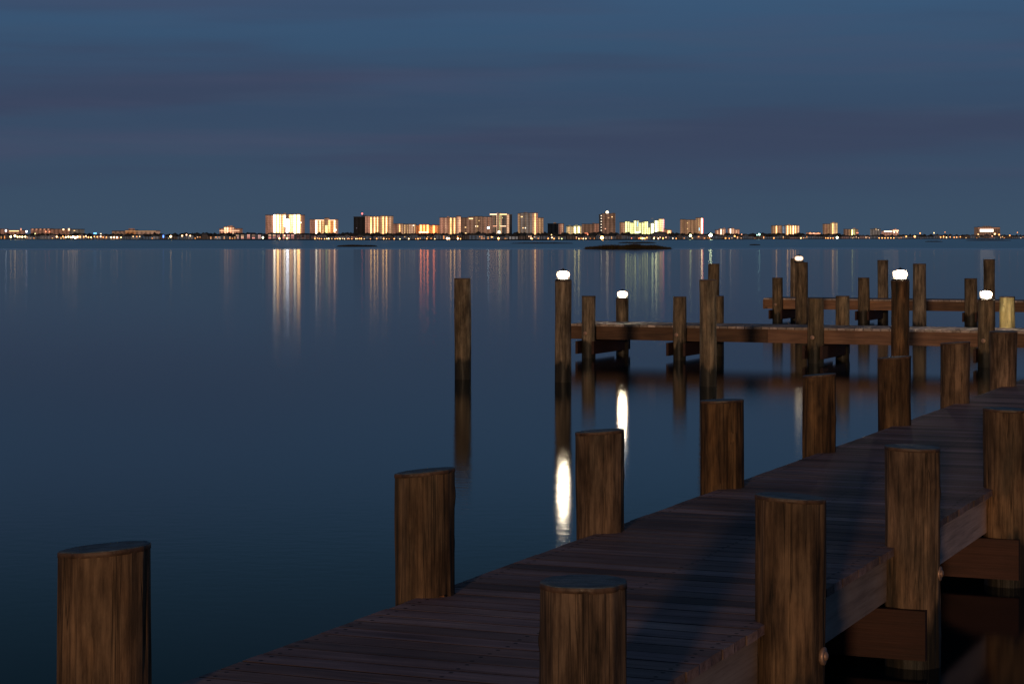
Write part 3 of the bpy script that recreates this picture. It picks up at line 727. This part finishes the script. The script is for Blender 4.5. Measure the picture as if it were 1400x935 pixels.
tower('brown striped tower with a pink-lit right edge and lower wing', 708, 743, 292, [(708,711.5,292.5,W_TAN,1.0),(711.5,727.5,291.8,W_GRY,1.1),(727.5,735.5,291.8,W_PINK,1.2),(735.5,743,298.4,W_TAN,1.0)],
      [(709.6,1.0,YEL,.7),(715,.8,BRN,.8),(719,.8,TAN,.6),(723.5,.8,BRN,.9),(729,1.0,CRM,1.0),(731.6,1.3,YEL,2.4),(734.6,.8,PINK,1.2),(738,1.0,YEL,1.1),(741.5,1.0,TAN,.9)],
      wins=[(713.4,296.6,2.6,1.3,YEL,2),(715,311.8,1.3,1.3,YEL,2.4),(718.2,311.8,1.4,1.5,WHT,2.2),(713.4,320,1.6,1.2,YEL,3)], pent=[(716,721,290.8,W_BRN,1)])
tower('nearly black block right of the brown striped tower', 749, 763.5, 306.3, [(749,763.5,306.3,W_DARK,.25)], pent=[(757,760.5,304.3,W_TAN,.8)], back=1000)
tower('small pinkish block joined behind the black one', 764, 771, 306.3, [(764,771,306.3,W_PINK,.65)], [(768.8,1.0,CRM,1.0),(766,.8,PINK,.7)], back=1100)
tower('low cream block with three bright yellow bars', 774.5, 795, 309.6, [(774.5,784,309.6,W_GRN,.9),(784,795,309.4,W_GRN,1.1)], [(777.5,3.2,YEL,1.6),(782,1.6,YEL,1.1),(786,1.8,(1,.85,.4),4.5),(791.2,2.0,(1,.85,.4),4.5),(794,1,YEL,1.5)], pent=[(777,780,308,W_GRN,.8),(786.5,790,307.4,W_GRN,.9)])
tower('grey-brown block left of the tall dark tower', 796, 819, 306.5, [(796,812.6,306.8,W_BRN,.75),(812.6,819,306.3,W_PINK,.5)], [(802.5,.8,BRN,.6),(814.5,.8,PINK,.8),(817.5,.8,PINK,.9)], pent=[(810,813,305,W_BRN,1)], bars=[(799,806,319.4,.8,RED_,1.6)], back=1000)
tower('tall dark brown tower with a round lamp on its roof', 819.6, 841.3, 293, [(819.6,823.2,294,W_DARK,.7),(823.2,841.3,292.6,W_BRN,.72)],
      wins=[(821.8,y,1.3,1.3,WHT,1.8) for y in (295.2,299,303,307,311,315,318.2)]+[(831.7,298,2.2,1.2,TAN,1.2),(836.5,296.8,1.5,1.3,YEL,2.0),(827.4,313,1.6,1.4,PINK,1.8),(834.6,319.5,2,1.3,YEL,2.2)],
      pent=[(827,832.5,289.6,W_DARK,.8),(837,840.5,291.2,W_BRN,.8)], lights=[(830.3,290.4,1.9,(1,.8,.5),3.5)], back=800)
tower('broad pale green lit block with bright narrow stripes and a blue window', 848, 885.8, 304.6,
      [(848,855,304.4,W_TAN,1.0),(855,861.5,303.2,W_GRN,1.5),(861.5,867,304.4,W_GRN,1.2),(867,873.6,301.8,W_GRN,1.9),(873.6,879.5,304.4,W_GRN,1.3),(879.5,885.8,303.2,W_GRN,1.6)],
      [(850,.9,PINK,.9),(853,.9,CRM,1.0),(855.8,1.4,GRN,3.0),(859.2,1.3,GRN,1.9),(862.4,1.0,GRN,2.8),(865,1.0,GRN,1.9),(868.4,1.5,GRN,2.6),(874.8,1.0,GRN,3.0),(878.6,1.2,GRN,2.2),(881.8,1.0,GRN,3.0),(884.8,1.2,GRN,2.4)],
      wins=[(871.3,306.5,1.3,6.5,(.35,.65,.9),1.3)], bars=[(868,875.5,319,2.2,(.95,1,.5),3.0)])
tower('stepped pale green tower rising to a pink edge on its right', 886.2, 908, 300, [(886.2,889,311,W_GRN,1.3),(889,895,305.5,W_GRN,1.5),(895,901,301.8,W_GRN,1.7),(901,907.8,299.5,W_GRN,1.6)],
      [(887.6,1.4,GRN,1.8),(891.8,2.6,(.95,1,.5),4.2),(896.8,2.4,(1,.95,.5),4.2),(899.6,1.2,GRN,2.2),(902.6,1.3,YEL,1.8),(905,1.0,CRM,2.2),(907.1,1.0,(1,.35,.35),2.4)], back=960, pent=[(890.5,893.5,303.6,W_GRY,1)])
tower('tiny warm lit block at the foot of the stepped tower', 908.4, 918, 315, [(908.4,911.5,313.5,W_TAN,1.0),(911.5,918,315,W_ORG,.9)], [(914.5,3.6,(1,.6,.3),2.0)], back=700)
tower('tan tower ribbed with dark lines, bright right edge', 931, 961, 301, [(931,937.5,300.4,W_TAN,.65),(937.5,952.5,301,W_TAN,.75),(952.5,961,298.3,W_TAN,.95)],
      [(933.5,.9,TAN,.6),(936,.7,BRN,.8),(939.5,.8,TAN,.8),(943,.8,TAN,.8),(947,.8,TAN,.8),(950.6,.8,TAN,.8),(954.5,.9,YEL,.8),(959.2,1.6,(1,.72,.45),4.5),(960.6,.6,(1,.2,.2),3.0)],
      wins=[(955.6,313.5,1.1,4,(.35,.7,.9),1.6),(939.5,305,1.6,1.6,YEL,.9),(939.5,313,1.6,1.6,YEL,.9)], back=950)
tower('small pinkish white block just right of the bright green lamp', 979, 992, 313.6, [(979,984,315,W_PINK,.8),(984,992,313.2,W_PINK,1.0)], [(981,1.3,CRM,1.5),(985.5,1.4,WHT,1.8),(989,1.2,CRM,1.4)], pent=[(989.5,991.5,311.6,W_PINK,.8)], back=700)
tower('small pinkish white block with a stair tower, right neighbour of its twin', 996.5, 1011, 313.6, [(996.5,1004,312.6,W_PINK,1.0),(1004,1011,314,W_PINK,.8)], [(998.5,1.5,WHT,1.8),(1002,1.3,CRM,1.5),(1006.5,1.3,CRM,1.3),(1009.5,1.2,PINK,1.2)], pent=[(1001,1003.2,311.4,W_PINK,.9)], back=700)
tower('wide block with cream stripes and a bluish middle behind the highest lamp', 1056, 1093, 308.6, [(1056,1061,309,W_TAN,.8),(1061,1069,308.6,W_TAN,.9),(1069,1074,309.4,(.2,.24,.32),.9),(1074,1093,308.4,W_TAN,.9)],
      [(1058,.9,TAN,.9),(1061.3,1.1,YEL,2.6),(1065,1.0,PINK,1.0),(1071,1.4,(.5,.65,.85),.7),(1076.6,1.3,YEL,2.8),(1080.5,1.2,YEL,1.8),(1084.4,1.3,CRM,3.0),(1087.4,1.1,YEL,2.2),(1091,1.3,CRM,1.6)], pent=[(1078,1081,306.8,W_TAN,.8)])
tower('low pink lit strip right of the wide striped block', 1104, 1122, 318.2, [(1104,1122,318.2,W_PINK,.9)], bars=[(1105,1121,320,1.0,PINK,2.0)], wins=[(1107,318.6,1.5,1,ORG,2.5),(1112,319,1.5,1,CRM,2.2),(1118,318.8,1.5,1,ORG,2)], back=500)
tower('narrow tan tower standing alone at right of centre', 1126.5, 1145, 306.6, [(1126.5,1137,306.6,W_TAN,.75),(1137,1145,305.2,(.75,.5,.25),1.1)], [(1129,.9,PINK,.8),(1132.5,.9,TAN,.7),(1138.3,1.1,YEL,1.9),(1141,1.1,CRM,1.3),(1143.6,.9,YEL,1.5)], pent=[(1139,1142.5,303.8,W_TAN,1)])
tower('small dim block with one yellow-green lit part', 1155, 1173, 313.6, [(1155,1163,313.6,W_BRN,.8),(1163,1173,313.8,W_TAN,.7)], [(1157,1,BRN,1),(1161,1,TAN,.8),(1165,1.4,(.95,.95,.4),2.6),(1168,1,GRN,1.2)], back=900, pent=[(1167,1170.5,312,W_TAN,.8)], bars=[(1170,1173,319,.9,(1,.3,.15),2)])
tower('small grey block left of the white lit arcade', 1191.5, 1204, 313.4, [(1191.5,1204,313.4,W_GRY,.9)], wins=[(1197,313.8,1,1,YEL,1.5),(1200,314.5,1,1,WHT,1.5)], back=900, pent=[(1196,1200,312,W_GRY,.9)])
tower('low block with a row of bright white windows', 1207, 1228.5, 315.6, [(1207,1219,316.2,W_PINK,.8),(1219,1228.5,314.6,W_PINK,1.0)], bars=[(1208,1219,317.2,1.2,WHT,3.6),(1220,1228,316,1.2,CRM,2.6)], wins=[(1222,317.5,1.6,1.8,WHT,4),(1226,317.5,1.5,1.8,CRM,3)], pent=[(1223,1226,312.8,W_PINK,.8)], back=900)
tower('isolated brown block with a glowing band near the right border', 1334, 1367, 310.6, [(1334,1339,311,W_BRN,.5),(1339,1357,310.6,W_BRN,.65),(1357,1367,311,W_BRN,.5)], bars=[(1339,1357.5,317.2,3.8,(1,.78,.62),2.4),(1336,1366,312.6,.8,PINK,.6)], wins=[(1360,319.5,1.6,1.3,ORG,2),(1336.5,321,2,2,YEL,3)], pent=[(1345,1355,309.2,W_BRN,.6)], back=1100)
# low buildings at the left
tower('long low pink roofline at the far left behind the first lights', -4, 31, 315, [(-4,8,313.6,W_PINK,.5),(8,31,315.2,W_PINK,.45)], bars=[(14,27,316.6,1.1,YEL,2.4)], wins=[(9.5,315.5,2,2.4,(.9,.9,1),5),(30,313.8,1.5,3,PINK,1.6)], back=500, cat='building')
tower('long pink row of gabled roofs left of the blue sign', 42, 112, 313.6, [(42,70,313.2,W_PINK,.5),(70,95,313.6,W_PINK,.42),(95,112,314,W_GRY,.7)], wins=[(88,314,1.8,1.8,YEL,5),(95.5,314,2.2,3,CRM,2.5),(37.6,316.7,2.2,2.2,(.95,.8,1),6),(103,315.5,2,1,YEL,2)]+[(46+i*5.4,313.8,2.2,1.4,PINK,.9) for i in range(5)], back=500, cat='building')
tower('long building with a brown lit roof peaking in the middle', 153, 216, 316, [(153,172,316.3,W_BRN,1.0),(172,186,315.2,W_ORG,.35),(186,216,316,W_BRN,1.4)], pent=[(175,182,312.4,W_PINK,.7)], bars=[(172,214,316.6,.6,TAN,1.1)], back=500, cat='building')

# condo rows with balconies on the near shore
def condo(label, x0, x1, top, lit, name='condo_block'):
    D = shore_D((x0+x1)/2)+45; k = D/F; xm = PX((x0+x1)/2, D)
    r = empty(name, (xm, D, GZ-.1)); tag(r, label, 'apartment block', 'low apartment blocks at the waterline')
    w = (x1-x0)*k; z = zof(top, D)-GZ
    b = MB(); b.box(-w/2, 0, 0, w/2, 10, z-1.0); b.build('wall', wall_mat((.17,.15,.165), .42, .5, 3.0), r)
    b = MB(); b.prismx(-w/2, w/2, -.4, 10.4, z-.99, z+.5, .3); b.build('roof', M_roof[0], r)
    rnd = random.Random(int(x0)); nb = max(1, int((x1-x0)/5))
    for i in range(nb):
        cx = -w/2+w*(i+.5)/nb
        for f in range(3):
            zz = .5+f*(z-1.4)/3
            col = rnd.choice(((1,.35,.28), (1,.45,.35), (.8,.45,.4), (1,.6,.35)))
            q = MB(); q.box(cx-1.1, -.35, zz, cx-.1, -.05, zz+(z-1.4)/3*.72); q.box(cx+.2, -.35, zz, cx+1.0, -.05, zz+(z-1.4)/3*.72)
            q.build('window', G(col, lit*rnd.choice((.25,.5,.8,1.1))), r)
        q = MB(); q.box(cx-1.5, -.9, (z-1.4)/3+.3, cx+1.5, -.06, (z-1.4)/3+.45); q.box(cx-1.5, -.9, (z-1.4)*2/3+.3, cx+1.5, -.06, (z-1.4)*2/3+.45); q.build('balcony', M_roof[1], r)
condo('low block with one row of red-lit balconies, leftmost of its row', 321, 335, 319.2, 1.0)
condo('low block with reddish windows, second from the left of its row', 336.5, 350, 318.8, 1.2)
condo('low block with pinkish windows right of a bright white lamp', 351, 358.5, 319.4, 1.1)
condo('low block with pink windows under the left half of the brightest tower', 366, 384, 318.8, 1.0)
condo('low block with yellow and pink windows under the brightest tower', 385.5, 403, 318.8, 1.1)
condo('low unlit grey block right of the pink-windowed row', 404.5, 424, 319.6, .12)

# shore houses
LAND = [(0,'left of the marina lights'), (75,'behind the marina lights'), (160,'below the roof that peaks in the middle'), (225,'left of the wide low pink block'), (300,'below the wide low pink block'),
        (425,'below the tower with the rounded bay'), (470,'between the rounded-bay tower and the half black tower'), (500,'below the half black tower'), (545,'below the orange block'), (602,'below the beige tower with two yellow stripes'),
        (632,'below the broad brown tower'), (672,'below the cream framed tower'), (702,'below the brown striped tower'), (745,'below the nearly black block'), (775,'below the yellow barred block'),
        (797,'left of the orange lamp'), (825,'below the tall dark tower'), (848,'below the pale green block'), (888,'below the stepped green tower'), (925,'below the ribbed tan tower'),
        (965,'right of the green lamp'), (1012,'in the dark gap left of the highest lamp'), (1050,'below the wide striped block'), (1100,'below the narrow tan tower'), (1150,'right of the narrow tan tower'),
        (1210,'below the white window row'), (1260,'in the dim stretch at right'), (1330,'below the isolated brown block'), (1370,'at the right border')]
def where(px):
    w = LAND[0][1]
    for a, t in LAND:
        if px >= a: w = t
    return w
tones = [('grey', (.15,.15,.175)), ('pale', (.30,.27,.28)), ('pinkish', (.36,.21,.19)), ('brown', (.13,.085,.07)), ('bluish', (.11,.135,.18)), ('white', (.45,.42,.42))]
hm = [wall_mat(c, .62, .35, 2.6) for _, c in tones]
rnd = random.Random(12)
cnt = 0; used = {}
px = -6.0
while px < 1404:
    if 319 < px < 425: px = 426.0
    far_r = px > 1020
    w_px = rnd.uniform(6.5, 12) * (.8 if far_r else 1)
    ti = rnd.choices(range(6), (4,2,2,3,3,1))[0] if not far_r else rnd.choices(range(6), (3,1,1,6,3,0))[0]
    gable = rnd.random() < .6; lit = rnd.random() < (.45 if not far_r else .3)
    row = rnd.random()
    D = shore_D(px+w_px/2)+rnd.uniform(25, 90); k = D/F
    top = rnd.uniform(318.9, 321.6) + (1.5 if far_r else 0) + (.6 if px < 250 else 0)
    w = w_px*k; z = zof(top, D)-GZ+.1; x = PX(px+w_px/2, D)
    wh = z*.62
    size = 'large' if w_px > 10 else ('small' if w_px < 8 else '')
    lab = '%s %s %s house %s' % (size, tones[ti][0], 'gabled' if gable else 'hip-roofed', ('with lit windows ' if lit else 'with dark windows ')+where(px+w_px/2))
    lab = ' '.join(lab.split())
    r = empty('shore_house', (x, D, GZ-.1)); tag(r, lab, 'house', 'houses along the far shore')
    b = MB(); b.box(-w/2, 0, 0, w/2, w*.9, wh); b.build('wall', hm[ti], r)
    b = MB()
    if gable: b.prism(-w/2, w/2, 0, w*.9, wh+.01, z, .25)
    else: b.prismx(-w/2, w/2, 0, w*.9, wh+.01, z-.3, .3)
    b.build('roof', M_roof[(cnt*7) % 3], r)
    nw = rnd.choice((2,3)); 
    for i in range(nw):
        for f in range(2):
            cx = -w/2+w*(i+.5)/nw; zz = wh*(.12+.46*f)
            on = lit and rnd.random() < .4
            q = MB(); q.box(cx-w*.07, -.12, zz, cx+w*.07, -.02, zz+wh*.28)
            q.build('window', G(rnd.choice((YEL, ORG, CRM)), rnd.uniform(.6, 2.2)) if on else M_roof[0], r)
    cnt += 1; px += w_px*rnd.uniform(.98, 1.2)
# the big dark house with the rounded roof
D = shore_D(902)+20; k = D/F; r = empty('domed_house', (PX(902.5, D), D, GZ-.1)); tag(r, 'large dark house with a rounded roof below the stepped green tower', 'house')
w = 20*k; z = zof(316.2, D)-GZ
b = MB(); b.box(-w/2, 0, 0, w/2, 12, z*.5); b.build('wall', wall_mat((.10,.11,.12), .3, .5, 2.2), r)
b = MB(); rings = []
for q, zz in ((1.04,.5), (1.0,.62), (.88,.8), (.6,.94), (.15,1.0)):
    rings.append([(w/2*q*math.copysign(abs(math.cos(a))**.5, math.cos(a)), 6+6.4*q*math.copysign(abs(math.sin(a))**.5, math.sin(a)), z*zz) for a in [2*PI*j/24 for j in range(24)]])
b.ring_surface(rings); b.build('roof', M_roof[1], r)
for i in range(5):
    q = MB(); cx = -w/2+w*(i+.5)/5; q.box(cx-.5, -.2, z*.12, cx+.5, -.02, z*.3); q.build('window', G(CRM, 1.6 if i in (0,2,4) else .3), r)

# lamps along the far shore
def shore_lamp(px, y, rad_px, col, s, desc, post=True):
    rad_px *= .82
    D = shore_D(px)+8; k = D/F; z = zof(y, D); rad = rad_px*k
    r = empty('shore_lamp', (PX(px, D), D, GZ-.25)); tag(r, desc, 'lamp', 'lamps along the far shore')
    g = MB(); zz = max(z-GZ+.25, rad+.1)
    g.lathe([(rad*.05,-rad),(rad*.7,-rad*.7),(rad,0),(rad*.7,rad*.7),(rad*.05,rad)], 10, at=(0,0,zz)); g.build('bulb', G(col, s), r)
    g = MB(); g.box(-.1,.0,-.1,.1,.2,max(.05, zz-rad*.9)); g.build('post', M_metal, r)
cn = {ORG:'orange', YEL:'yellow', CRM:'cream', WHT:'white', RED_:'red'}
LM = [(14.7,323.7,1.6,YEL,14),(20.5,322.5,1.7,YEL,16),(24,324,1.2,YEL,10),(27,323.8,1.2,YEL,9),(30.5,324,1.3,YEL,12),(34.5,323.8,1.2,YEL,10),
      (48,319.5,.9,GRN,3),(77.6,323.8,1.3,YEL,6),(86,323.5,1,ORG,5),(90,324.3,1.2,YEL,10),(93.5,323.8,1.2,YEL,14),(97,324.5,1.3,YEL,16),(100,324,1.5,CRM,22),(103,325,1.6,CRM,24),(106,324,1.3,YEL,18),(109.5,324,1.2,ORG,9),
      (114.5,324,1,ORG,6),(117.5,323,1,CRM,5),(121,324.6,1,ORG,7),(124.5,324.6,1,YEL,7),(129,323.6,.9,ORG,5),(133,324,1,ORG,5),(137.6,323.5,1.1,CRM,7),(141,324.5,.9,ORG,4),(145.5,324.4,.9,ORG,4),
      (152,324.8,1.2,YEL,9),(156,324.5,1.2,YEL,9),(160,324.8,1.3,CRM,11),(165.5,324.8,1,YEL,6),(182,323.5,.9,YEL,3),(187,323.6,.9,ORG,3),(191,323.5,.9,YEL,3),
      (62.5,316.9,1.2,RED_,3.0),(67.6,317,1.2,RED_,2.4),(233.5,323.4,1.7,YEL,11),(249,322.5,1.3,YEL,6),(255,321.2,1.1,CRM,5),(260,322.5,1.1,YEL,6),
      (359.5,325,1.5,(.95,.95,.6),9),(382,326.6,1.4,YEL,6),(392.5,326.6,1.6,YEL,4),(389,322,1.0,YEL,6)]
x = 430.5
for x, s in ((430.5,9),(436.6,8),(439.6,6),(443.8,10),(447,6),(450,5),(453.7,4),(458,8),(461.4,6),(465,8),(468.4,4),(471,7),(475,6),(478,5),(481,6),(486.6,8),(489,8),(491.5,9),(494,10),(498,6),(506.4,8),(515,9),(524.5,8),(528.4,7),(532,6),(539,9),(546.8,8),(558.8,9),(568.4,8),(571.5,8),(583.5,8),(594.5,9)):
    LM.append((x, 328.0-.6-rnd.uniform(0,.5), rnd.uniform(.65,1.15), ORG if int(x) % 3 else YEL, s*rnd.uniform(.3,.9)))
LM += [(449.5,326.6,1.0,(.8,1,.7),8),(611.3,327,1.6,CRM,12),(614,327.4,1.4,YEL,9),(626,327.8,1.3,YEL,9),(629.5,327.6,.9,ORG,5),(681.6,327.8,1.6,ORG,12),(672,324.2,1.0,(1,.35,.1),4),(726,326,1.3,CRM,3),
       (727.5,326.6,1.1,ORG,5),(749.5,326.3,1.1,ORG,4),(754.5,325,1.2,CRM,5),(757.5,326.6,1.1,ORG,4),(754,321.2,.9,YEL,3),(768,327.6,1,(.7,.8,.3),3),
       (791.5,328,1.0,YEL,4),(797.5,328,1.0,YEL,5),(801,328,1.0,YEL,4),(803.5,320.6,1,RED_,3),(823,326,2.6,(1,.42,.10),26),
       (876.5,327.6,1.2,ORG,6),(878.6,328.6,1.3,YEL,9),(881.5,326.2,1.2,ORG,6),(884.5,325.2,1.1,ORG,5),(875,325.6,1.0,(1,.3,.1),3),(894,327,1.1,YEL,6),(900,327,1.0,CRM,6),(906.5,327,1.3,ORG,5),(863.5,325.8,.9,RED_,2),
       (944,322.2,1.9,(.95,1,.45),16),(971.5,321.6,2.6,(.9,1,.55),32),(920,326,1.0,WHT,2.5),(924.5,327,1.0,ORG,3),
       (992,327,1.2,ORG,3),(997,327,.9,ORG,3),(1004.5,323,1.3,ORG,5),(1014,320.6,.9,PINK,3),(1038,320.6,1.5,(.55,1,.85),9),(1035,321.4,.9,(.55,1,.85),3),(1058,325.8,1.2,ORG,3),
       (1095,326.6,1.1,YEL,4),(1129,325.6,.8,ORG,4),(1132,325.7,.9,ORG,5),(1135.5,325.6,.9,ORG,5),(1139,325.7,.8,ORG,4),(1144.6,326,1.7,(.9,1,.6),14)]
LM += [(1202+i*4.0, 325.5, .8, ORG, 6) for i in range(6)]
LM += [(1239,323.5,1.1,ORG,5),(1250.7,323.6,1.5,ORG,8),(1258,319,1.2,ORG,3),(1277,318.6,1.0,YEL,4),(1286,324.4,.9,ORG,5),(1290,323.6,.9,ORG,5),(1294,324.6,.9,YEL,5),(1299,324.2,.8,ORG,4),(1304.5,324.6,.8,ORG,4),(1308,324.4,.8,ORG,4),(1313,324,.8,ORG,4),(1292,317.6,.8,ORG,2),
       (1356.5,322.8,.9,PINK,4),(1360,320,1.3,YEL,5),(1366,321,1.3,ORG,4),(1380.5,322,1.0,ORG,4),(1391,318,.9,ORG,2)]
seen = {}
for (px, y, rp, col, s) in LM:
    nm = cn.get(col) or ('greenish white' if col[1] > .9 and col[2] > .4 else 'green' if col[1] > .8 else 'deep orange' if col[1] > .34 else 'red')
    big = 'large glaring ' if rp >= 2.4 else ('bright ' if s >= 8 else 'small dim ' if s < 4 else 'small ')
    hgt = 'raised above the shore ' if y < 322 else 'on the shoreline '
    shore_lamp(px, y, rp, col, s, ' '.join((big+nm+' lamp '+hgt+where(px)).split()[:16]))
# blue signs
for px, y, w_, h, col, s, lab in ((130,319,4,1.6,(.15,.45,1),3.5,'small bright blue lit sign near the left'), (223.3,323.3,1.6,3.4,(.1,.25,1),4,'narrow deep blue lit sign left of the wide low pink block'), (137.8,319.6,1.8,1,WHT,2.5,'tiny white lit sign beside the blue one'), (613,309.5,.1,.1,WHT,1,None)):
    if not lab: continue
    D = shore_D(px)+22; k = D/F; r = empty('lit_sign', (PX(px, D), D, GZ-.1)); tag(r, lab, 'sign')
    b = MB(); b.box(-w_*k/2, 0, zof(y, D)-GZ-h*k/2, w_*k/2, .2, zof(y, D)-GZ+h*k/2); b.build('panel', G(col, s), r)
    b = MB(); b.box(-.12, .21, 0, .12, .45, zof(y, D)-GZ); b.build('post', M_metal, r)

# ------------------------------------------------------------------ camera and render
cam = bpy.data.cameras.new('camera'); co = bpy.data.objects.new('camera', cam); C.objects.link(co)
co.location = (0, 0, H); co.rotation_euler = (PI/2, 0, 0)
cam.sensor_fit = 'HORIZONTAL'; cam.sensor_width = 36; cam.lens = 36*F/1400
cam.shift_y = -(467.5-HY)/1400
cam.clip_start = .1; cam.clip_end = 20000
SC.camera = co
SC.render.engine = 'CYCLES'
SC.cycles.use_denoising = True; SC.cycles.use_adaptive_sampling = False
try: SC.cycles.denoiser = 'OPENIMAGEDENOISE'
except Exception: pass
SC.cycles.caustics_reflective = False; SC.cycles.caustics_refractive = False
SC.cycles.max_bounces = 6; SC.cycles.sample_clamp_indirect = 8
SC.view_settings.view_transform = 'Standard'; SC.view_settings.look = 'None'; SC.view_settings.exposure = 0; SC.view_settings.gamma = 1
